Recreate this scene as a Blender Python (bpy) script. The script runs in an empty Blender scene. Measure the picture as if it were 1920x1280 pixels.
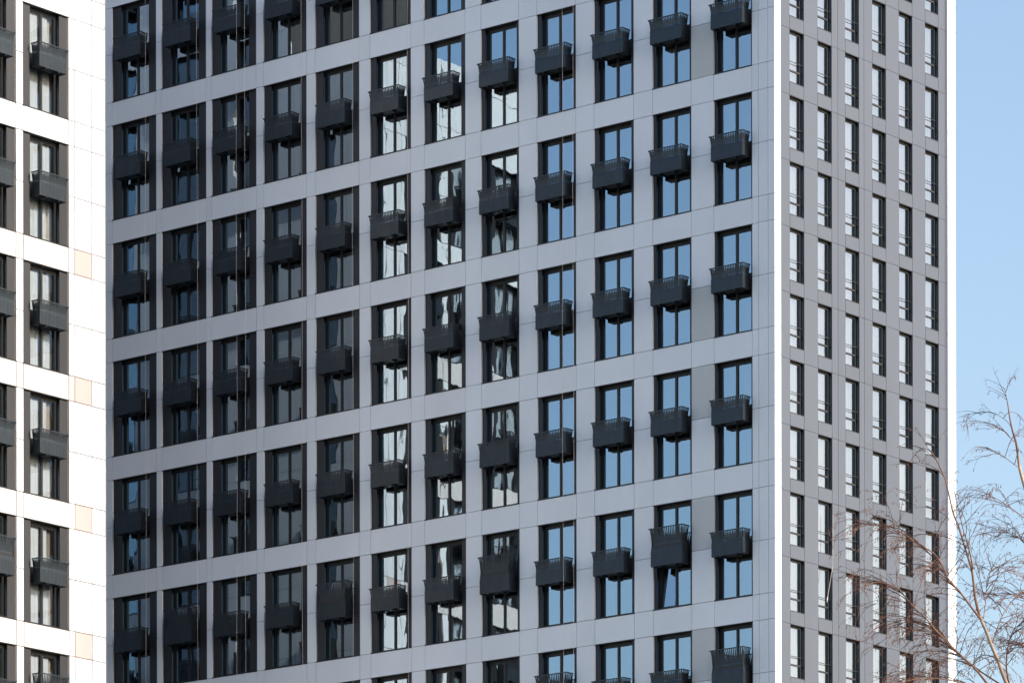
import bpy, math, random
from mathutils import Vector, Matrix, Quaternion
R = math.radians
random.seed(11)
scene = bpy.context.scene
COL = scene.collection

# ---------------------------------------------------------------- camera
EYE = 1.7
cam_d = bpy.data.cameras.new('camera')
cam = bpy.data.objects.new('camera', cam_d); COL.objects.link(cam)
cam.location = (0, 0, EYE)
cam.rotation_mode = 'XYZ'
cam.matrix_world = Matrix.Translation((0, 0, EYE)) @ Matrix.Rotation(R(90), 4, 'X') @ Matrix.Rotation(-0.0016, 4, 'Z')
cam_d.sensor_width = 36; cam_d.lens = 8639.2 / 1920 * 36
cam_d.shift_y = (2795.6 - 640) / 1920
cam_d.clip_start = 1; cam_d.clip_end = 6000
scene.camera = cam

# ---------------------------------------------------------------- sky and sun
SUN_EL, SUN_AZ = 25.0, 117.0          # azimuth clockwise from +Y
world = bpy.data.worlds.new('World'); scene.world = world; world.use_nodes = True
nt = world.node_tree; nt.nodes.clear()
sky = nt.nodes.new('ShaderNodeTexSky'); sky.sky_type = 'NISHITA'; sky.sun_disc = False
sky.sun_elevation = R(SUN_EL); sky.sun_rotation = R(SUN_AZ)
sky.air_density = 1.05; sky.dust_density = 3.0; sky.ozone_density = 1.15
bg = nt.nodes.new('ShaderNodeBackground'); bg.inputs['Strength'].default_value = 0.150
wo = nt.nodes.new('ShaderNodeOutputWorld')
nt.links.new(sky.outputs['Color'], bg.inputs['Color']); nt.links.new(bg.outputs['Background'], wo.inputs['Surface'])
sd = bpy.data.lights.new('sun', 'SUN'); sun = bpy.data.objects.new('sun', sd); COL.objects.link(sun)
sd.energy = 2.0; sd.angle = R(0.5); sd.color = (1.0, 0.92, 0.82)
sdir = Vector((math.sin(R(SUN_AZ)) * math.cos(R(SUN_EL)), math.cos(R(SUN_AZ)) * math.cos(R(SUN_EL)), math.sin(R(SUN_EL))))
sun.rotation_euler = sdir.to_track_quat('Z', 'Y').to_euler(); sun.location = (60, 60, 120)
vs = scene.view_settings; vs.view_transform = 'Standard'; vs.look = 'None'; vs.exposure = 0.82; vs.gamma = 1; vs.use_curve_mapping = False
scene.cycles.max_bounces = 8; scene.cycles.glossy_bounces = 4; scene.cycles.transparent_max_bounces = 10
scene.cycles.caustics_reflective = False; scene.cycles.caustics_refractive = False

# ---------------------------------------------------------------- materials
def mat(name, base, rough=0.5, metal=0.0, spec=0.5, noise=0.0, nscale=1.0, bump=0.0, bscale=2.0, tint=False, rnd=0.0, stint=None, coat=0.0):
    m = bpy.data.materials.new(name); m.use_nodes = True; n = m.node_tree; b = n.nodes['Principled BSDF']
    b.inputs['Roughness'].default_value = rough; b.inputs['Metallic'].default_value = metal
    b.inputs['Specular IOR Level'].default_value = spec
    if coat: b.inputs['Coat Weight'].default_value = coat; b.inputs['Coat Roughness'].default_value = .14
    if stint: b.inputs['Specular Tint'].default_value = (*stint, 1)
    c = n.nodes.new('ShaderNodeRGB'); c.outputs[0].default_value = (*base, 1); src = c.outputs[0]
    def mul(a, bsock):
        x = n.nodes.new('ShaderNodeMix'); x.data_type = 'RGBA'; x.blend_type = 'MULTIPLY'; x.inputs[0].default_value = 1
        n.links.new(a, x.inputs[6]); n.links.new(bsock, x.inputs[7]); return x.outputs[2]
    geo = n.nodes.new('ShaderNodeNewGeometry')
    if noise:
        t = n.nodes.new('ShaderNodeTexNoise'); t.inputs['Scale'].default_value = nscale; t.inputs['Detail'].default_value = 5
        mp = n.nodes.new('ShaderNodeMapping'); mp.inputs['Scale'].default_value = (1, 1, 0.35)
        n.links.new(geo.outputs['Position'], mp.inputs['Vector']); n.links.new(mp.outputs[0], t.inputs['Vector'])
        r = n.nodes.new('ShaderNodeMapRange'); r.inputs[1].default_value = .3; r.inputs[2].default_value = .7
        r.inputs[3].default_value = 1 - noise; r.inputs[4].default_value = 1
        n.links.new(t.outputs['Fac'], r.inputs[0]); cc = n.nodes.new('ShaderNodeCombineColor')
        for i in range(3): n.links.new(r.outputs[0], cc.inputs[i])
        src = mul(src, cc.outputs[0])
    if tint:
        a = n.nodes.new('ShaderNodeVertexColor'); a.layer_name = 'tone'; src = mul(src, a.outputs['Color'])
    if rnd:
        oi = n.nodes.new('ShaderNodeObjectInfo'); r = n.nodes.new('ShaderNodeMapRange')
        r.inputs[3].default_value = 1 - rnd; r.inputs[4].default_value = 1 + rnd * .3
        n.links.new(oi.outputs['Random'], r.inputs[0]); cc = n.nodes.new('ShaderNodeCombineColor')
        for i in range(3): n.links.new(r.outputs[0], cc.inputs[i])
        src = mul(src, cc.outputs[0])
    n.links.new(src, b.inputs['Base Color'])
    if bump:
        t = n.nodes.new('ShaderNodeTexNoise'); t.inputs['Scale'].default_value = bscale; t.inputs['Detail'].default_value = 1
        n.links.new(geo.outputs['Position'], t.inputs['Vector'])
        bm = n.nodes.new('ShaderNodeBump'); bm.inputs['Strength'].default_value = 1; bm.inputs['Distance'].default_value = bump
        n.links.new(t.outputs['Fac'], bm.inputs['Height']); n.links.new(bm.outputs[0], b.inputs['Normal'])
    return m

def glass(name, refl, tintc, wave, wscale, trans=(.62, .66, .64)):
    m = bpy.data.materials.new(name); m.use_nodes = True; n = m.node_tree; n.nodes.clear()
    out = n.nodes.new('ShaderNodeOutputMaterial'); mx = n.nodes.new('ShaderNodeMixShader')
    tr = n.nodes.new('ShaderNodeBsdfTransparent'); tr.inputs[0].default_value = (*trans, 1)
    gl = n.nodes.new('ShaderNodeBsdfGlossy'); gl.inputs['Roughness'].default_value = 0.0; gl.inputs['Color'].default_value = (*tintc, 1)
    geo = n.nodes.new('ShaderNodeNewGeometry')
    mp = n.nodes.new('ShaderNodeMapping'); mp.inputs['Scale'].default_value = (1, 1, 0.45)
    t = n.nodes.new('ShaderNodeTexNoise'); t.inputs['Scale'].default_value = wscale; t.inputs['Detail'].default_value = 2; t.inputs['Roughness'].default_value = .45
    n.links.new(geo.outputs['Position'], mp.inputs['Vector']); n.links.new(mp.outputs[0], t.inputs['Vector'])
    bm = n.nodes.new('ShaderNodeBump'); bm.inputs['Strength'].default_value = 1; bm.inputs['Distance'].default_value = wave
    n.links.new(t.outputs['Fac'], bm.inputs['Height']); n.links.new(bm.outputs[0], gl.inputs['Normal'])
    fr = n.nodes.new('ShaderNodeFresnel'); fr.inputs['IOR'].default_value = 1.5
    ma = n.nodes.new('ShaderNodeMath'); ma.operation = 'MULTIPLY_ADD'; ma.inputs[1].default_value = 1.2; ma.inputs[2].default_value = refl; ma.use_clamp = True
    n.links.new(fr.outputs[0], ma.inputs[0]); n.links.new(ma.outputs[0], mx.inputs[0])
    n.links.new(tr.outputs[0], mx.inputs[1]); n.links.new(gl.outputs[0], mx.inputs[2]); n.links.new(mx.outputs[0], out.inputs[0])
    return m

M = dict(
    white=mat('white_panel', (.765, .81, .875), .36, spec=.6, noise=.07, nscale=.35, bump=.004, bscale=.8, tint=True),
    grey=mat('grey_panel', (.092, .110, .150), .42, spec=.5, noise=.07, nscale=.4, bump=.004, bscale=.8, tint=True),
    joint=mat('joint_strip', (.46, .34, .25), .8),
    backing=mat('joint_backing', (.05, .05, .055), .8),
    dark=mat('dark_panel', (.072, .074, .082), .55, metal=1.0, noise=.15, nscale=.7, bump=.002, bscale=1.2),
    frame=mat('window_frame', (.010, .0115, .014), .45),
    balcony=mat('balcony_metal', (.060, .074, .090), .52, metal=1.0, coat=.25, noise=.15, nscale=3),
    glass=glass('window_glass', .37, (.70, .87, 1.0), .010, .75),
    end_glass=glass('end_wall_glass', .34, (.95, .98, 1.0), .010, .75, (.80, .80, .80)),
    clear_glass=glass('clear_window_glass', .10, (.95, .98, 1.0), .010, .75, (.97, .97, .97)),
    reveal=mat('reveal_panel', (.005, .010, .018), .20, spec=1.0, stint=(.75, .92, 1.0)),
    sky_sheet=mat('sky_reflection_sheet', (.46, .54, .62), .9, noise=.12, nscale=1.5),  # pale bluish sheet standing in for bright sky reflected in the panes
    blind=mat('blind_cloth', (.28, .26, .235), .9, noise=.3, nscale=1.5, rnd=.5),
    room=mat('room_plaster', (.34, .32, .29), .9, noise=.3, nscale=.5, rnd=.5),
    curtain_or_reflection=mat('curtain_or_reflection_cloth', (.42, .40, .36), .9, noise=.2, nscale=2, rnd=.6),  # real curtains, and the grey strip imitating a reflection
    roof=mat('roof_felt', (.12, .12, .12), .9, noise=.2),
    rope=mat('rope_fibre', (.85, .76, .72), .8, noise=.2, nscale=3),
    bark=mat('birch_bark', (.46, .35, .26), .8, noise=.6, nscale=5),
    branch=mat('birch_branch', (.23, .125, .085), .75, noise=.4, nscale=5),
    twig=mat('birch_twig', (.15, .068, .045), .7, noise=.4, nscale=4),
    ground=mat('ground_soil', (.26, .235, .20), .95, noise=.4, nscale=.05),
)

# ---------------------------------------------------------------- mesh builder
class MB:
    def __init__(s): s.v = []; s.f = []; s.m = []; s.c = []; s.slots = []; s.smooth = False
    def slot(s, k):
        if k not in s.slots: s.slots.append(k)
        return s.slots.index(k)
    def poly(s, pts, k, tone=(1, 1, 1)):
        i = len(s.v); s.v += [tuple(p) for p in pts]; s.f.append(tuple(range(i, i + len(pts)))); s.m.append(s.slot(k)); s.c.append(tone)
    def box(s, x0, x1, y0, y1, z0, z1, k, tone=(1, 1, 1), skip=''):
        i = len(s.v)
        s.v += [(x0, y0, z0), (x1, y0, z0), (x1, y1, z0), (x0, y1, z0), (x0, y0, z1), (x1, y0, z1), (x1, y1, z1), (x0, y1, z1)]
        F = {'b': (0, 3, 2, 1), 't': (4, 5, 6, 7), 'f': (0, 1, 5, 4), 'k': (2, 3, 7, 6), 'l': (3, 0, 4, 7), 'r': (1, 2, 6, 5)}
        for q, fc in F.items():
            if q in skip: continue
            s.f.append(tuple(i + a for a in fc)); s.m.append(s.slot(k)); s.c.append(tone)
    def tube(s, pts, rad, k, n=4):
        pts = [Vector(p) for p in pts]; base = len(s.v); up = Vector((0.3, 0.9, 0.2)).normalized()
        for j, p in enumerate(pts):
            d = (pts[min(j + 1, len(pts) - 1)] - pts[max(j - 1, 0)]).normalized()
            u = d.cross(up)
            if u.length < 1e-3: u = d.cross(Vector((1, 0, 0)))
            u.normalize(); w = d.cross(u); r = rad[j] if isinstance(rad, (list, tuple)) else rad
            for a in range(n):
                t = 2 * math.pi * a / n; s.v.append(tuple(p + (u * math.cos(t) + w * math.sin(t)) * r))
        sl = s.slot(k)
        for j in range(len(pts) - 1):
            for a in range(n):
                b = (a + 1) % n
                s.f.append((base + j * n + a, base + j * n + b, base + (j + 1) * n + b, base + (j + 1) * n + a)); s.m.append(sl); s.c.append((1, 1, 1))
    def mesh(s, name):
        me = bpy.data.meshes.new(name); me.from_pydata(s.v, [], s.f)
        for k in s.slots: me.materials.append(M[k])
        me.polygons.foreach_set('material_index', s.m)
        if s.smooth: me.polygons.foreach_set('use_smooth', [True] * len(s.f))
        ca = me.color_attributes.new('tone', 'FLOAT_COLOR', 'CORNER'); buf = []
        for fc, c in zip(s.f, s.c): buf += [*c, 1.0] * len(fc)
        ca.data.foreach_set('color', buf); me.update()
        return me

def link(name, data, parent=None, loc=(0, 0, 0), rz=0.0):
    o = bpy.data.objects.new(name, data); COL.objects.link(o); o.parent = parent; o.location = loc; o.rotation_euler = (0, 0, rz)
    return o
def thing(name, label, cat, group=None, loc=(0, 0, 0)):
    o = link(name, None, None, loc); o.empty_display_size = 1; o['label'] = label; o['category'] = cat
    if group: o['group'] = group
    return o

# ---------------------------------------------------------------- site measures
PHI = 0.682
X0, D0 = 11.9575, 208.178                   # near corner of the shaded tower
LX, LD = -19.1977, 218.7164                 # far corner of the sunlit tower front
ZT = 75.4493 + EYE; OH = 4.8105; PITCH = 6.0   # head of row 0 openings

ZL = 69.361 + EYE
ZR = 66.40 + EYE; OHR = 2.40
def tone(v=.03, w=0.0):
    a = 1 - random.random() * v; return (a, a * (1 - w * random.random()), a * (1 - 2 * w * random.random()))

# ---------------------------------------------------------------- window bay (two storeys in one opening)
WR = 1.93
def bay_mesh(W):
    b = MB(); xl = (W - WR) / 2; xr = xl + WR; P = .09
    b.box(0, xl, P, P + .03, .03, OH, 'dark'); b.box(xr, W, P, P + .03, .03, OH, 'dark')          # side panels
    b.box(xl - .03, xl, P + .032, .44, 0, OH, 'reveal'); b.box(xr, xr + .03, P + .032, .44, 0, OH, 'reveal')   # reveals
    b.box(0, W, .002, P + .028, OH - .02, OH + .01, 'frame')                                      # soffit over the panels
    b.box(xl, xr, P + .03, .44, OH - .02, OH + .01, 'frame')
    b.box(-.01, W + .01, -.012, .44, -.03, .028, 'frame')                                         # sill flashing
    b.box(xl, xr, .29, .44, 2.16, 2.60, 'frame'); b.box(xl, xr, .275, .288, 2.30, 2.36, 'dark')   # floor edge between storeys
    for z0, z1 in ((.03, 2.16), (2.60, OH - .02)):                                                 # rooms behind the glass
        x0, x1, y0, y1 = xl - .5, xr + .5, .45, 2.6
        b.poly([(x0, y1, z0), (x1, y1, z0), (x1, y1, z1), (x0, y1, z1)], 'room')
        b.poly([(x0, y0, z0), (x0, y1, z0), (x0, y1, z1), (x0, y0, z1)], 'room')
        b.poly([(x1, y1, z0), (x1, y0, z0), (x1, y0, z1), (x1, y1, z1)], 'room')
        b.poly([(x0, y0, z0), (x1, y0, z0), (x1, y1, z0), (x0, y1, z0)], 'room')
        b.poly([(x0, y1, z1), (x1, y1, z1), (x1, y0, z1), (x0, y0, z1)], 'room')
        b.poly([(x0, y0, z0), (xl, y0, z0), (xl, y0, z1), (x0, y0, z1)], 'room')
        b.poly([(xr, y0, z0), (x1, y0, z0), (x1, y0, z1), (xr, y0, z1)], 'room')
    return b.mesh('window_bay')
def frame_mesh(z0, z1, skip_left=False):
    b = MB(); a, c = .085, .15
    b.box(0, a, .30, .38, z0, z1, 'frame'); b.box(WR - a, WR, .30, .38, z0, z1, 'frame')
    b.box(a, WR - a, .30, .38, z1 - c, z1, 'frame'); b.box(a, WR - a, .30, .38, z0, z0 + .07, 'frame')
    xm = WR / 2
    b.box(xm - .055, xm + .055, .30, .38, z0 + .07, z1 - c, 'frame')
    for u0, u1 in ((a, xm - .055), (xm + .055, WR - a)):                                            # sash edges
        if skip_left and u0 == a: continue
        s = .028; q0, q1 = z0 + .07, z1 - c
        b.box(u0, u0 + s, .325, .37, q0, q1, 'frame'); b.box(u1 - s, u1, .325, .37, q0, q1, 'frame')
        b.box(u0 + s, u1 - s, .325, .37, q1 - s, q1, 'frame'); b.box(u0 + s, u1 - s, .325, .37, q0, q0 + s, 'frame')
    return b.mesh('window_frame')
def pane_mesh(z0, z1, skip_left=False, key='glass'):
    b = MB(); a, xm = .113, WR / 2
    for u0, u1 in ((a, xm - .083), (xm + .083, WR - a)):
        if skip_left and u0 == a: continue
        b.poly([(u0, .345, z0 + .098), (u1, .345, z0 + .098), (u1, .345, z1 - .178), (u0, .345, z1 - .178)], key)
    return b.mesh('pane')
ST = ((.03, 2.16), (2.60, OH - .02))
FR = [frame_mesh(*z) for z in ST]; PN = [pane_mesh(*z) for z in ST]
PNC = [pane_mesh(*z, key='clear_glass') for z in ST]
def curtain_or_reflection_mesh(x0, x1, z0, z1, fold, key='curtain_or_reflection', y=.62, amp=.035, more=None):
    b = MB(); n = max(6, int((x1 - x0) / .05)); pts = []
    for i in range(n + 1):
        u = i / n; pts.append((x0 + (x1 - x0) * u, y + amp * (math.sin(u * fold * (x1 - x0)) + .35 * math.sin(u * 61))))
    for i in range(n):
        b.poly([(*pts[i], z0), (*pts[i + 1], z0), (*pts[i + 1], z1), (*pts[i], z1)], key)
    if more:  # grey strip standing in for the other tower's reflection
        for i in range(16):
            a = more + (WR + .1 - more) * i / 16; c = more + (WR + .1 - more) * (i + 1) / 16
            b.poly([(a, .60 + .02 * math.sin(i * 1.2), z0), (c, .60 + .02 * math.sin(i * 1.2 + 1.2), z0), (c, .60 + .02 * math.sin(i * 1.2 + 1.2), z1), (a, .60 + .02 * math.sin(i * 1.2), z1)], 'curtain_or_reflection')
    return b.mesh('curtain_or_reflection')
CURT = [[curtain_or_reflection_mesh(x0, x1, z[0] + .03, z[1] - .02, f) for x0, x1, f in ((-.1, .75, 38), (1.1, WR + .1, 33), (-.1, WR + .1, 30), (.05, .5, 45))] for z in ST]
SKY_SHEETS = [[curtain_or_reflection_mesh(-.1, x1, z[0] + .03, z[1] - .02, f, 'sky_sheet', .47, .010, x1 - .1) for x1, f in ((1.52, 21), (1.64, 18), (1.40, 24), (1.58, 19))] for z in ST]  # sky reflection of the sunlit tower's windows, built as pale sheets

def balcony_meshes(height, bend, amp, tw, nf, ug):
    """a slatted basket: slats straight below, flaring out above the bend and tapering to the rim"""
    hw, dep = .90, .50                       # half width, depth; local y=0 at the wall, front at -dep
    fl = .05
    pin = amp; q = tw
    prof = [(0, 0), (bend * .5, 0), (bend - q, 0), (bend - q * .55, -pin * .45), (bend - q * .2, -pin * .9), (bend + q * .1, -pin), (bend + q * .45, -pin * .7)]
    rest = height - (bend + q * .45)
    for u in (.25, .5, .75, 1.0): prof.append((bend + q * .45 + rest * u - (.02 if u == 1 else 0), -pin * .7 + (fl + pin * .7) * u ** 1.15))
    zs = [p[0] for p in prof]; od = dict(prof)
    def off(z): return od[z]
    def wid(z, sp):
        if z <= bend: return sp * .82
        u = (z - bend) / (height - bend); return sp * (.90 - .42 * max(0, (u - ug) / (1 - ug)) ** .9)
    rail = MB()
    def slat(pos, nrm, tan, sp):
        prev = None; th = .007
        for j, z in enumerate(zs):
            o = off(z); w = wid(z, sp) / 2
            k = 1 + (o / hw if abs(nrm.y) > .5 else o / dep) if abs(nrm.y) > .5 else 1
            base = Vector((pos.x * k, pos.y, 0)) + nrm * o + Vector((0, 0, z))
            ring = [base - tan * w, base + tan * w, base + tan * w - nrm * th, base - tan * w - nrm * th]
            i = len(rail.v); rail.v += [tuple(p) for p in ring]
            if prev is not None:
                for a in range(4):
                    c = (a + 1) % 4
                    rail.f.append((prev + a, prev + c, i + c, i + a)); rail.m.append(rail.slot('balcony')); rail.c.append((1, 1, 1))
            prev = i
    sp = 2 * hw / nf
    for i in range(nf): slat(Vector((-hw + sp * (i + .5), -dep, 0)), Vector((0, -1, 0)), Vector((1, 0, 0)), sp)
    ns = 6; sp2 = dep / ns
    for sx in (-1, 1):
        for i in range(ns): slat(Vector((sx * hw, -sp2 * (i + .5), 0)), Vector((sx, 0, 0)), Vector((0, 1, 0)), sp2)
    hr = MB(); z = height; o = fl; t = .018
    hr.box(-hw - o - t, hw + o + t, -dep - o - t, -dep - o + t, z - .02, z + .025, 'balcony')
    for sx in (-1, 1): hr.box(sx * (hw + o) - t, sx * (hw + o) + t, -dep - o + t, .0, z - .02, z + .025, 'balcony')
    body = MB()                               # lower rim, mid rail, posts and wall brackets
    for zz, h in ((.0, .05), (bend * .62, .03)):
        body.box(-hw + .012, hw - .012, -dep + .012, -dep + .03, zz, zz + h, 'balcony')
        for sx in (-1, 1): body.box(sx * (hw - .021) - .009, sx * (hw - .021) + .009, -dep + .03, 0, zz, zz + h, 'balcony')
    body.box(-hw + .03, hw - .03, -dep + .034, -dep + .038, .05, bend - .05, 'frame')                 # inner sheet
    for sx in (-1, 1): body.box(sx * (hw - .036) - .002, sx * (hw - .036) + .002, -dep + .04, -.03, .05, bend - .05, 'frame')
    for sx in (-1, 1):
        for yy in (-dep + .045, -.02): body.box(sx * (hw - .05) - .015, sx * (hw - .05) + .015, yy - .015, yy + .015, .05, height * .97, 'balcony')
    for xx in (-.42, .42): body.box(xx - .03, xx + .03, -dep + .03, .06, -.05, -.002, 'balcony')
    fg = MB(); nb = 20
    for i in range(nb):
        x = -hw + .05 + (2 * hw - .1) * i / (nb - 1); fg.box(x - .021, x + .021, -dep + .035, -.005, .002, .03, 'balcony')
    return body.mesh('balcony'), rail.mesh('railing'), hr.mesh('handrail'), fg.mesh('floor_grate')
BAL = balcony_meshes(1.10, .70, .018, .13, 20, .60); BAL_TALL = balcony_meshes(1.73, 1.02, .06, .38, 18, .40)

rng = random.Random(5)
def place_bay(tower, x, z, rz, W, me, origin, full=True, curtains=True, tilted=False, sky_sheet=False):
    """x along the wall (local), z of the opening's lower edge; origin is the facade's local zero"""
    ux, uy = math.cos(rz), math.sin(rz)
    base = Vector((origin[0] + ux * x, origin[1] + uy * x, z)) - tower.location
    bay = link('window_bay', me, tower, base, rz)
    xl = (W - WR) / 2
    for k in range(2):
        sk = tilted and k == 0
        link('window_frame', TILT[0] if sk else FR[k], bay, (xl, 0, 0)); link('pane', TILT[1] if sk else (PNC if sky_sheet else PN)[k], bay, (xl, 0, 0))
        if sky_sheet: link('curtain_or_reflection', rng.choice(SKY_SHEETS[k]), bay, (xl, 0, 0))  # no real curtain here: a sheet imitating the reflected sky
        elif curtains and rng.random() < .62:
            link('curtain_or_reflection', CURT[k][rng.choice((0, 1, 1, 2, 3, 0))], bay, (xl, 0, 0))
    if tilted:
        o = link('tilted_sash', TILT[2], bay, (xl, .35, .10)); o.rotation_euler = (R(-5.5), 0, 0); o['label'] = 'window sash tilted open inwards'
    return bay
def place_balcony(tower, x, z, rz, origin, tall=False):
    ux, uy = math.cos(rz), math.sin(rz); q = BAL_TALL if tall else BAL
    base = Vector((origin[0] + ux * x - uy * .02, origin[1] + uy * x + ux * .02, z)) - tower.location
    b = link('balcony', q[0], tower, base, rz)
    if tall: b['label'] = 'tall balcony basket with flared slats'
    for n, me in zip(('railing', 'handrail', 'floor_grate'), q[1:]): link(n, me, b)
    return b
def tilt_sash():
    b = MB(); w, h = WR / 2 - .055 - .085, ST[0][1] - .15 - ST[0][0] - .07
    s = .05
    b.box(.085, .085 + s, -.02, .03, 0, h, 'frame'); b.box(.085 + w - s, .085 + w, -.02, .03, 0, h, 'frame')
    b.box(.085 + s, .085 + w - s, -.02, .03, 0, s, 'frame'); b.box(.085 + s, .085 + w - s, -.02, .03, h - s, h, 'frame')
    b.poly([(.085 + s, 0, s), (.085 + w - s, 0, s), (.085 + w - s, 0, h - s), (.085 + s, 0, h - s)], 'glass')
    return b.mesh('tilted_sash')
TILT = (frame_mesh(*ST[0], skip_left=True), pane_mesh(*ST[0], skip_left=True), tilt_sash())

# ---------------------------------------------------------------- cladding laid panel by panel, with dark joints
G = .011                                         # half a joint
def clad(xs, zs, holes, key, special=None, y=0.0, th=.085, tn=.05, G=G, back='backing'):
    """xs, zs: joint lines; holes(x0,x1,z0,z1) -> True where an opening is"""
    b = MB()
    for i in range(len(xs) - 1):
        for j in range(len(zs) - 1):
            x0, x1, z0, z1 = xs[i], xs[i + 1], zs[j], zs[j + 1]
            xm, zm = (x0 + x1) / 2, (z0 + z1) / 2
            if holes(xm, zm): continue
            t = tone(tn)
            if special:
                q = special(xm, zm)
                if q: t = q
            g0 = G if i > 0 else 0; g1 = G if i < len(xs) - 2 else 0
            b.box(x0 + g0, x1 - g1, y, y + th, z0 + G, z1 - G, key, t)
            b.box(x0 + (.12 if i == 0 else 0), x1 - (.12 if i == len(xs) - 2 else 0), y + th + .004, y + th + .30, z0, z1, back)
    return b

# =================================================================== the shaded tower
EDGES = [(41.459, 38.387), (38.016, 34.959), (34.592, 31.581), (31.094, 28.258), (27.679, 24.835), (24.131, 21.544),
         (20.700, 18.143), (17.166, 14.859), (13.758, 11.435), (10.350, 8.024), (6.921, 4.701), (3.414, 1.260)]
ROOF = ZT + 7.4
main = thing('apartment_tower', 'tall shaded white apartment tower with rows of small dark balconies and a grey end wall', 'tower', 'apartment towers', (X0, D0, 0))
RZM = -PHI
ROWS = list(range(0, 7))
xs = [-58.0, -52.0, -46.0, -41.95]
for a, b_ in EDGES: xs += [-a, -b_]
xs += [-.90, -.364, 0.0]
zs = [0, 6, 12, 18, 24]
z = ZT - 8 * PITCH - OH
zs = [v for v in zs if v < z - 2]
for r in range(8, -2, -1):
    top = ZT - r * PITCH; zs += [top - OH, top - OH + 2.42, top]
zs += [ROOF]
zs = [v for k, v in enumerate(zs) if v <= ROOF]
def hole_main(x, z):
    for r in ROWS:
        if ZT - r * PITCH - OH < z < ZT - r * PITCH:
            return any(-a < x < -b_ for a, b_ in EDGES)
    return False
GREYP = {(1, 0), (3, 0), (4, 1), (5, 1), (6, 1)}
def special_main(x, z):
    if -4.70 < x < -3.42:
        for r, half in GREYP:
            z0 = ZT - r * PITCH - OH
            if z0 < z < z0 + 2.42 and half == 0: return (.66, .655, .62)
            if z0 + 2.42 < z < z0 + OH and half == 1: return (.68, .67, .64)
    return None
link('white_cladding', clad(xs, zs, hole_main, 'white', special_main).mesh('white_cladding'), main, (0, 0, 0), RZM)
BAYS = [bay_mesh(a - b_) for a, b_ in EDGES]
TALL = {(5, 1), (5, 4), (5, 7), (5, 10), (6, 8), (6, 11)}
for r in ROWS:
    for c, (a, b_) in enumerate(EDGES):
        zb = ZT - r * PITCH - OH
        place_bay(main, -a, zb, RZM, a - b_, BAYS[c], (X0, D0), tilted=(r == 5 and c == 10))
        place_balcony(main, -(a + b_) / 2, zb + 1.885, RZM, (X0, D0), (r, c) in TALL)

# grey end wall
RZR = math.pi / 2 - PHI
WCOL = [1.328 + 2.196 * k for k in range(6)]; WW = 1.105; YG = .10
RR = list(range(-2, 11))
WEND = 14.73
zsr = [0, 8, 16, 24, 30]
for r in range(11, -7, -1): zsr += [ZR - 3 * r - OHR, ZR - 3 * r]
zsr = [v for v in zsr if v < ROOF - .2] + [ROOF]
xsr = [.49]
for w in WCOL: xsr += [w, w + WW]
xsr += [14.05]
def hole_r(x, z):
    for r in RR:
        if ZR - 3 * r - OHR < z < ZR - 3 * r: return any(w < x < w + WW for w in WCOL)
    return False
b = MB()
cols = list(zip(xsr[:-1], xsr[1:]))
for x0, x1 in cols:                              # piers get one horizontal joint per storey, spandrels sit between windows
    wincol = any(abs(x0 - w) < .01 for w in WCOL)
    if wincol:
        for j in range(len(zsr) - 1):
            z0, z1 = zsr[j], zsr[j + 1]
            if hole_r((x0 + x1) / 2, (z0 + z1) / 2): continue
            b.box(x0 + G, x1 - G, YG, YG + .06, z0 + .002, z1 - G, 'grey', tone(.06)); b.box(x0, x1, YG + .064, YG + .36, z0, z1, 'backing')
    else:
        zz = [0, 10, 20, 30] + [ZR - 3 * r for r in range(11, -7, -1) if ZR - 3 * r < ROOF - .3] + [ROOF]
        cuts = [x0]
        if x0 < 5.125 < x1: cuts.append(5.125)
        if x0 < 7.234 < x1: cuts.append(7.234)
        cuts.append(x1)
        for u0, u1 in zip(cuts[:-1], cuts[1:]):
            for z0, z1 in zip(zz[:-1], zz[1:]):
                b.box(u0 + G, u1 - G, YG, YG + .06, z0 + .004, z1 - G, 'grey', tone(.05)); b.box(u0, u1, YG + .064, YG + .36, z0, z1, 'backing')
link('grey_cladding', b.mesh('grey_cladding'), main, (0, 0, 0), RZR)
for u0, u1, dp in ((.088, .485, .085), (14.055, WEND, .22)):     # white strips at both ends of the grey wall
    b = MB()
    for j in range(len(zs) - 1):
        b.box(u0, u1, 0, dp, zs[j] + G, zs[j + 1] - G, 'white', tone(.005)); b.box(u0 + .004, u1 - .02, dp + .004, .45, zs[j], zs[j + 1], 'backing')
    link('corner_strip', b.mesh('corner_strip'), main, (0, 0, 0), RZR)

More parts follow.
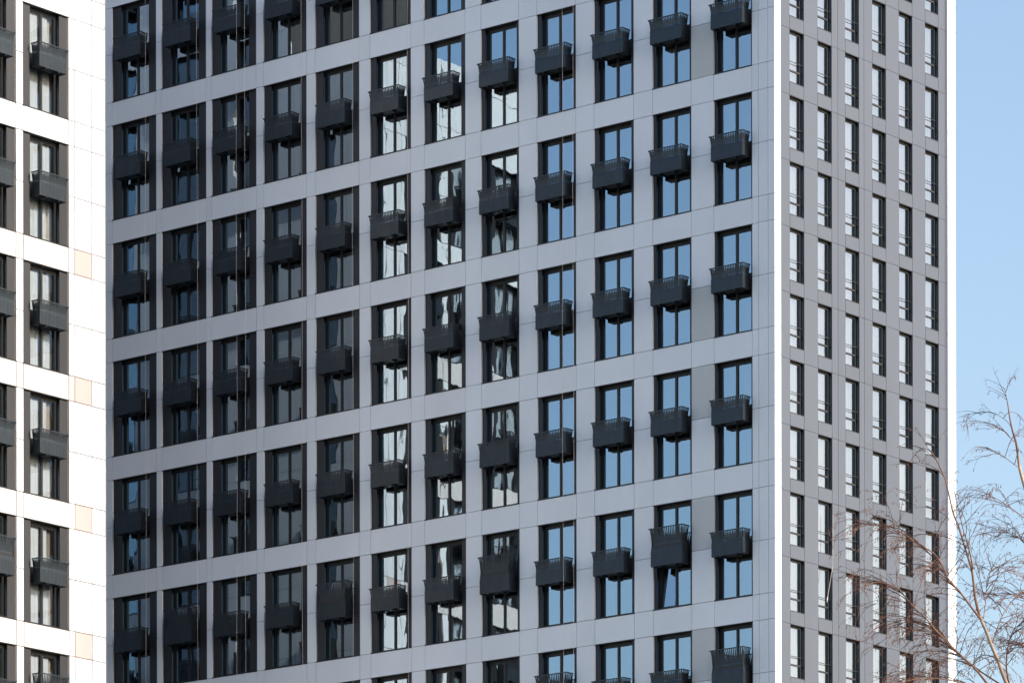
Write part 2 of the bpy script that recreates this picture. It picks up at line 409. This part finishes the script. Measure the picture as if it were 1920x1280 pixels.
def narrow_meshes():
    w, h = WW, OHR; y0 = YG + .062; yf = .28
    s = MB()
    s.box(-.004, .02, y0, yf + .1, 0, h, 'reveal'); s.box(w - .02, w + .004, y0, yf + .1, 0, h, 'reveal')
    s.box(.02, w - .02, y0 - .05, yf + .1, h - .025, h + .0, 'frame'); s.box(.0, w, YG - .008, yf + .1, -.02, .012, 'frame')
    X0_, X1_, Y0_, Y1_ = -.5, w + .5, yf + .1, 2.4
    for q in ([(X0_, Y1_, 0), (X1_, Y1_, 0), (X1_, Y1_, h), (X0_, Y1_, h)], [(X0_, Y0_, 0), (X0_, Y1_, 0), (X0_, Y1_, h), (X0_, Y0_, h)],
              [(X1_, Y1_, 0), (X1_, Y0_, 0), (X1_, Y0_, h), (X1_, Y1_, h)], [(X0_, Y0_, .0), (X1_, Y0_, 0), (X1_, Y1_, 0), (X0_, Y1_, 0)],
              [(X0_, Y1_, h), (X1_, Y1_, h), (X1_, Y0_, h), (X0_, Y0_, h)], [(X0_, Y0_, 0), (0, Y0_, 0), (0, Y0_, h), (X0_, Y0_, h)],
              [(w, Y0_, 0), (X1_, Y0_, 0), (X1_, Y0_, h), (w, Y0_, h)]):
        s.poly(q, 'room')
    f = MB(); a = .075
    f.box(.02, .02 + a, yf, yf + .07, .012, h - .025, 'dark'); f.box(w - .02 - a, w - .02, yf, yf + .07, .012, h - .025, 'dark')
    f.box(.02 + a, w - .02 - a, yf, yf + .07, h - .025 - .09, h - .025, 'dark'); f.box(.02 + a, w - .02 - a, yf, yf + .07, .012, .07, 'dark')
    f.box(.02 + a, w - .02 - a, yf - .004, yf + .07, .57, .645, 'dark')
    p = MB()
    for z0, z1 in ((.07, .57), (.645, h - .115)): p.poly([(.095, yf + .035, z0), (w - .095, yf + .035, z0), (w - .095, yf + .035, z1), (.095, yf + .035, z1)], 'end_glass')
    g = MB(); g.box(.02, w - .02, .185, .21, .96, .985, 'frame')
    for z0, z1 in ((.02, h - .03),):
        n = 24
        for i in range(n):
            xa, xb = .0 + w * i / n, w * (i + 1) / n
            s.poly([(xa, .5 + .03 * math.sin(i * 1.3), z0), (xb, .5 + .03 * math.sin(i * 1.3 + 1.3), z0), (xb, .5 + .03 * math.sin(i * 1.3 + 1.3), z1), (xa, .5 + .03 * math.sin(i * 1.3), z1)], 'blind')
    return s.mesh('narrow_window'), f.mesh('window_frame'), p.mesh('pane'), g.mesh('guard_rail')
NW = narrow_meshes()
for r in RR:
    for w in WCOL:
        zb = ZR - 3 * r - OHR; ux, uy = math.cos(RZR), math.sin(RZR)
        n = link('narrow_window', NW[0], main, (ux * w, uy * w, zb), RZR)
        for nm, me in zip(('window_frame', 'pane', 'guard_rail'), NW[1:]): link(nm, me, n)

def core(tower, rz, x0, x1, y0, y1, roof):
    b = MB(); b.box(x0, x1, y0, y1, 0, roof - .9, 'backing')
    link('core', b.mesh('core'), tower, (0, 0, 0), rz)
    r = MB(); r.box(x0 - 2.2, x1 + 2.2, y0 - 2.2, y1 + 2.2, roof - .88, roof - .4, 'roof'); link('roof', r.mesh('roof'), tower, (0, 0, 0), rz)
core(main, RZM, -57.6, -2.8, 2.8, 14.3, ROOF)
b = MB(); b.box(-58, -.3, 14.25, 14.7, 0, ROOF, 'white'); b.box(-58, -57.7, .4, 14.24, 0, ROOF, 'white'); link('rear_wall', b.mesh('rear_wall'), main, (0, 0, 0), RZM)

# =================================================================== the sunlit tower
left = thing('apartment_tower', 'sunlit white apartment tower at the left edge with tan panels and dark balconies', 'tower', 'apartment towers', (LX, LD, 0))
LROOF = ZL + 4.6
LEDGE = [(2.488, 5.474), (5.959, 8.93), (9.40, 12.39)]
LW = 12.75
LROWS = list(range(0, 8))
zsl = [0, 8, 16]
for r in range(8, -2, -1):
    top = ZL - r * PITCH; zsl += [top - OH, top - OH + 2.42, top]
zsl = sorted(v for v in zsl if v < LROOF - .2) + [LROOF]
xl_ = [-LW]
for a, b_ in reversed(LEDGE): xl_ += [-b_, -a]
xl_ += [-2.088, -.941, 0]
def hole_l(x, z):
    for r in LROWS:
        if ZL - r * PITCH - OH < z < ZL - r * PITCH: return any(-b_ < x < -a for a, b_ in LEDGE)
    return False
def special_l(x, z):
    for r in (1, 2, 3, 4):
        if ZL - (r + 1) * PITCH < z < ZL - r * PITCH - OH:
            if -2.088 < x < -.941: return (.77, .60, .545)
            if r == 2 and -2.488 < x < -2.088: return (.80, .70, .65)
            if x < -2.488: return (.84, .78, .75)
    return None
link('white_cladding', clad(xl_, zsl, hole_l, 'white', special_l, G=.021, back='joint').mesh('white_cladding'), left, (0, 0, 0), RZR)
LB = [bay_mesh(b_ - a) for a, b_ in LEDGE]
for r in LROWS:
    for c, (a, b_) in enumerate(LEDGE):
        zb = ZL - r * PITCH - OH
        place_bay(left, -b_, zb, RZR, b_ - a, LB[c], (LX, LD), sky_sheet=True)  # sheets behind these panes imitate their sky reflections
        place_balcony(left, -(a + b_) / 2, zb + 1.885, RZR, (LX, LD), (r, c) in {(5, 0), (4, 1), (6, 2)})
# shaded side facing the other tower (seen in its windows)
RZS = math.pi - PHI
SW = 2.154
SE = [(2.5 + 4.7 * k, 2.5 + 4.7 * k + SW) for k in range(5)]
xss = [0]
for a, b_ in SE: xss += [a, b_]
xss += [26.0]
SROWS = list(range(-2, 8)); SROOF = ZL + 13.2; SETB = 5.6
zss = zsl[:-1] + [v for v in (LROOF, ZL + PITCH, ZL + 2 * PITCH - OH, ZL + 2 * PITCH - OH + 2.42, ZL + 2 * PITCH, SROOF)]
zss = sorted(set(round(v, 4) for v in zss))
def hole_s(x, z):
    if z > LROOF and x < SETB: return True
    for r in SROWS:
        if r < 0 and x < SETB: continue
        if ZL - r * PITCH - OH < z < ZL - r * PITCH: return any(a < x < b_ for a, b_ in SE)
    return False
xss = sorted(xss + [SETB])
link('side_cladding', clad(xss, zss, hole_s, 'white', lambda x, z: (.9, .9, .9)).mesh('side_cladding'), left, (0, 0, 0), RZS)
sb = bay_mesh(SW)
for r in SROWS:
    for k, (a, b_) in enumerate(SE):
        if r < 0 and k == 0: continue
        zb = ZL - r * PITCH - OH
        place_bay(left, a, zb, RZS, SW, sb, (LX, LD), curtains=False)
        if r < 7: place_balcony(left, (a + b_) / 2, zb + 1.885, RZS, (LX, LD))
b = MB(); b.box(SETB + .01, 26.0, .4, 10, LROOF - .3, SROOF - .05, 'backing'); link('plant_storey', b.mesh('plant_storey'), left, (0, 0, 0), RZS)
core(left, RZS, 2.8, 25.6, 2.8, 12.2, LROOF)
b = MB(); b.box(.6, 26.0, 12.3, 12.73, 0, LROOF, 'white'); b.box(25.7, 26.0, .4, 12.29, 0, LROOF, 'white'); link('rear_wall', b.mesh('rear_wall'), left, (0, 0, 0), RZS)

KL = 1.0125                                      # its storeys are a little taller and it stands a little farther off
left.scale = (KL, KL, KL); left.location = (LX * KL, LD * KL, EYE - EYE * KL)

# =================================================================== ropes hanging down the shaded tower
nx, ny = -math.sin(PHI), -math.cos(PHI)
ROPES = [(38.519, 'thin pale rope hanging over the first balcony column beside the sunlit tower'),
         (34.972, 'thin pale rope hanging over the second balcony column from the sunlit tower'),
         (32.306, 'left of two ropes hanging over the third balcony column from the sunlit tower'),
         (31.736, 'right of two ropes hanging over the third balcony column from the sunlit tower'),
         (27.990, 'thin rope hanging over the fourth balcony column from the sunlit tower'),
         (24.690, 'thin rope hanging over the fifth balcony column from the sunlit tower'),
         (21.182, 'thin rope hanging over the sixth balcony column from the sunlit tower'),
         (11.719, 'left of two ropes over the fourth balcony column from the grey end wall'),
         (11.085, 'right of two ropes over the fourth balcony column from the grey end wall')]
for s, lab in ROPES:
    ox = X0 - math.cos(PHI) * s + nx * .65; oy = D0 + math.sin(PHI) * s + ny * .65
    o = MB(); n = 26
    rr = random.Random(int(s * 10)); ph = rr.random() * 6
    o.tube([(.02 * math.sin(ph + k * .7), .02 * math.cos(ph + k * .5), 20 + (ROOF - 20.4) * k / n) for k in range(n + 1)], .0055, 'rope', 4)
    o.tube([(.02 * math.sin(ph + n * .7), .02 * math.cos(ph + n * .5), ROOF - .4), (-nx * .3, -ny * .3, ROOF + .05), (-nx * 1.4, -ny * 1.4, ROOF + .02)], .0055, 'rope', 4)
    ob = link('rope', o.mesh('rope'), None, (ox, oy, 0)); ob['label'] = lab; ob['category'] = 'rope'; ob['group'] = 'ropes hanging down the shaded tower'

o = MB()
o.tube([(4.497, -.03, 44.825 + EYE), (4.49, -.03, 43.6 + EYE), (4.469, -.03, 42.444 + EYE), (4.25, -.02, 41.6 + EYE), (4.06, -.02, 40.95 + EYE)], .011, 'rope', 4)
o.tube([(4.07, -.03, 41.0 + EYE), (4.03, -.03, 40.9 + EYE), (4.02, -.03, 40.72 + EYE)], [.02, .03, .008], 'rope', 5)
ob = link('rope', o.mesh('rope'), None, (X0, D0, 0), RZR); ob['label'] = 'short pale cord dangling across a narrow window of the grey end wall'; ob['category'] = 'rope'

# =================================================================== birches
F = 8639.2
def wpt(x, y, d):                                  # a measured point of the tree at its distance
    return Vector(((x - 960) / F * d, d, EYE + (2795.6 - y) / F * d))
def smooth_path(pts, sub=5):
    out = []
    P = [pts[0]] + pts + [pts[-1]]
    for i in range(1, len(P) - 2):
        for k in range(sub):
            t = k / sub; a, b, c, d = P[i - 1], P[i], P[i + 1], P[i + 2]
            out.append(.5 * ((2 * b) + (c - a) * t + (2 * a - 5 * b + 4 * c - d) * t * t + (3 * b - a - 3 * c + d) * t ** 3))
    out.append(pts[-1]); return out
def birch(label, base_d, limbs, seed, dens):
    rg = random.Random(seed)
    t = MB(); cw = MB()
    first = smooth_path([wpt(*p) for p in limbs[0][0]])
    root = thing('birch_tree', label, 'tree', 'bare birch trees', (first[0].x, first[0].y, 0))
    o = root.location
    def twig(p, d, ln, r0, droop, depth):
        n = max(5, int(ln / .09)); pts = [p.copy()]; dd = d.normalized(); q = p.copy()
        wob = Vector((rg.uniform(-1, 1), rg.uniform(-1, 1), 0)) * .10
        for k in range(n):
            u = k / n
            dd = (dd + Vector((0, 0, -droop * (.25 + u))) + wob * .5 + Vector((rg.uniform(-1, 1), rg.uniform(-1, 1), rg.uniform(-.8, .8))) * .13).normalized()
            q = q + dd * (ln / n); pts.append(q.copy())
        cw.tube([a - o for a in pts], [r0 * (1 - .72 * k / n) for k in range(n + 1)], 'twig' if r0 < .014 else 'bark', 3)
        if depth > 0:
            m = int(ln * dens * (5.0 if depth == 2 else 7.0))
            for _ in range(m):
                k = rg.randrange(1, n); td = (pts[k + 1] - pts[k]).normalized()
                sd_ = Vector((rg.uniform(-1, 1), rg.uniform(-1, 1), rg.uniform(-.6, .5)))
                twig(pts[k], td * .9 + sd_ * .75, ln * rg.uniform(.25, .5), max(.0038, r0 * .55), droop * 1.25, depth - 1)
        else:
            for k in range(2, n + 1, 3):                # buds and catkins
                a = pts[k] - o; e = a + Vector((rg.uniform(-.02, .02), rg.uniform(-.02, .02), -rg.uniform(.015, .05)))
                if rg.random() < .5: cw.tube([a, (a + e) / 2, e], [.004, .008, .003], 'twig', 3)
    for path, r0, r1, side, n_br, u0 in limbs:
        P = smooth_path([wpt(*p) for p in path]); n = len(P)
        rad = [(r0 + (r1 - r0) * (k / (n - 1)) ** .65) * .9 for k in range(n)]
        cut = next((k for k in range(1, n - 1) if rad[k] < .024), n - 1)
        t.tube([a - o for a in P[:cut + 1]], rad[:cut + 1], 'bark', 7)
        if cut < n - 1: t.tube([a - o for a in P[cut:]], rad[cut:], 'branch', 6)
        for j in range(n_br):
            u = u0 + (1 - u0) * (j + rg.random()) / n_br; k = min(n - 2, int(u * (n - 1)))
            d = (P[k + 1] - P[k]).normalized(); sx = side if rg.random() < .72 else -side
            out = Vector((sx * rg.uniform(.3, 1.0), rg.uniform(-.8, .8), rg.uniform(.0, .7)))
            ln = rg.uniform(.6, 1.65) * (1.15 - .72 * u)
            twig(P[k], d * .55 + out * .8, ln, .0085 * (1.15 - .45 * u), .125, 2)
    t.smooth = True
    link('trunk', t.mesh('trunk'), root); link('crown', cw.mesh('crown'), root)
    return root
D1 = 77.0
L1 = [
    ([(2040, 2800, 77), (2035, 2400, 77), (2010, 1900, 77), (1960, 1500, 77), (1925, 1360, 77), (1888, 1278, 77), (1875, 1242, 77), (1862, 1212, 77), (1852, 1185, 77), (1842, 1162, 77), (1832, 1125, 77), (1826, 1075, 77.1), (1820, 1052, 77.1), (1812, 1027, 77.2), (1800, 987, 77.3), (1790, 962, 77.4), (1777, 905, 77.6), (1767, 880, 77.8), (1757, 860, 77.9), (1747, 845, 78), (1730, 843, 78.1), (1712, 862, 78.2), (1700, 882, 78.3)], 0.0562, .004, -1, 14, .50),
    ([(1827, 1068, 77.1), (1823, 1045, 76.9), (1817, 1020, 76.8), (1810, 998, 76.7), (1803, 968, 76.6), (1796, 940, 76.5), (1793, 915, 76.4)], 0.0158, .006, 1, 8, .2),
    ([(1842, 1162, 77), (1830, 1147, 76.8), (1815, 1127, 76.6), (1800, 1107, 76.4), (1790, 1097, 76.3), (1780, 1085, 76.2), (1770, 1062, 76.1), (1758, 1043, 76), (1745, 1032, 75.9), (1732, 1025, 75.8), (1712, 1012, 75.7), (1700, 1003, 75.6), (1680, 995, 75.5), (1657, 987, 75.4), (1637, 984, 75.3), (1620, 987, 75.2), (1607, 996, 75.1), (1600, 1010, 75.1)], 0.0230, .004, -1, 38, .1),
    ([(1960, 1500, 77), (1915, 1360, 76), (1870, 1300, 75.6), (1852, 1280, 75.5), (1840, 1265, 75.4), (1825, 1248, 75.3), (1812, 1237, 75.2), (1800, 1225, 75.1), (1785, 1212, 75), (1772, 1197, 74.9), (1757, 1182, 74.8), (1745, 1167, 74.7), (1730, 1152, 74.6), (1715, 1137, 74.5), (1702, 1122, 74.4), (1692, 1108, 74.3), (1680, 1100, 74.2), (1665, 1095, 74.1), (1645, 1092, 74), (1630, 1098, 73.9), (1618, 1112, 73.9)], 0.0302, .004, -1, 46, .22),
    ([(1862, 1212, 77), (1872, 1180, 77.5), (1885, 1150, 78), (1903, 1125, 78.4), (1925, 1105, 78.8), (1955, 1095, 79)], 0.0158, .006, 1, 20, .1),
    ([(1846, 1165, 77), (1850, 1135, 77.3), (1852, 1110, 77.5), (1855, 1080, 77.8), (1870, 1065, 78.1), (1890, 1070, 78.4), (1905, 1090, 78.6)], 0.0101, .004, 1, 20, .2),
    ([(1900, 1305, 77), (1880, 1285, 77.8), (1845, 1262, 78.6), (1815, 1238, 79.2), (1790, 1215, 79.6), (1765, 1185, 80), (1735, 1170, 80.3), (1705, 1165, 80.6), (1680, 1178, 80.9)], 0.0216, .005, -1, 34, .2),
    ([(1905, 1315, 77), (1890, 1260, 76.2), (1893, 1210, 75.8), (1905, 1180, 75.5), (1925, 1165, 75.2)], 0.0216, .006, 1, 20, .3),
    ([(1925, 1360, 77), (1880, 1320, 76), (1830, 1290, 75.4), (1780, 1275, 75), (1730, 1272, 74.6), (1690, 1280, 74.2)], 0.0216, .005, -1, 28, .25),
]
birch('bare birch tree with pale forking limbs in front of the grey end wall', D1, L1, 3, 1.0)
L2 = [
    ([(2060, 2800, 84), (2055, 2300, 84), (2030, 1700, 84), (1990, 1250, 84), (1960, 1050, 84), (1935, 950, 84), (1922, 905, 84), (1915, 878, 84), (1912, 855, 84), (1908, 830, 84), (1902, 810, 84), (1897, 787, 84), (1893, 760, 84), (1890, 745, 84), (1886, 728, 84)], 0.0792, .004, -1, 6, .90),
    ([(1916, 880, 84), (1905, 872, 83.8), (1892, 862, 83.6), (1880, 854, 83.4), (1866, 852, 83.2), (1855, 858, 83)], 0.0086, .004, -1, 6, .2),
    ([(1908, 832, 84), (1898, 822, 83.8), (1890, 812, 83.6), (1880, 805, 83.4), (1868, 803, 83.3), (1855, 806, 83.2)], 0.0072, .004, -1, 5, .2),
    ([(1901, 805, 84), (1893, 793, 84.2), (1882, 784, 84.4), (1868, 776, 84.6), (1853, 774, 84.8), (1840, 780, 85)], 0.0065, .004, -1, 5, .3),
    ([(1960, 1050, 84), (1935, 985, 83.5), (1918, 968, 83.2), (1900, 955, 83), (1887, 945, 82.8), (1868, 935, 82.6), (1850, 935, 82.4), (1830, 945, 82.2)], 0.0144, .004, -1, 11, .35),
    ([(1975, 1150, 84), (1945, 1060, 84.6), (1925, 1020, 85), (1905, 1005, 85.3), (1885, 1000, 85.6), (1865, 1012, 85.9)], 0.0144, .004, -1, 20, .35),
    ([(1990, 1250, 84), (1950, 1160, 83.5), (1925, 1125, 83.2), (1900, 1115, 83), (1880, 1125, 82.8), (1868, 1145, 82.6)], 0.0144, .004, -1, 20, .35),
    ([(2000, 1300, 84), (1955, 1240, 84.5), (1930, 1215, 84.8), (1910, 1210, 85), (1895, 1225, 85.2)], 0.0144, .004, -1, 20, .35),
]
birch('bare birch tree reaching in from the right edge against the blue sky', 84, L2, 9, .85)

# =================================================================== ground
g = MB(); g.poly([(-2500, -2500, 0), (2500, -2500, 0), (2500, 2500, 0), (-2500, 2500, 0)], 'ground')
go = link('ground', g.mesh('ground')); go['kind'] = 'structure'
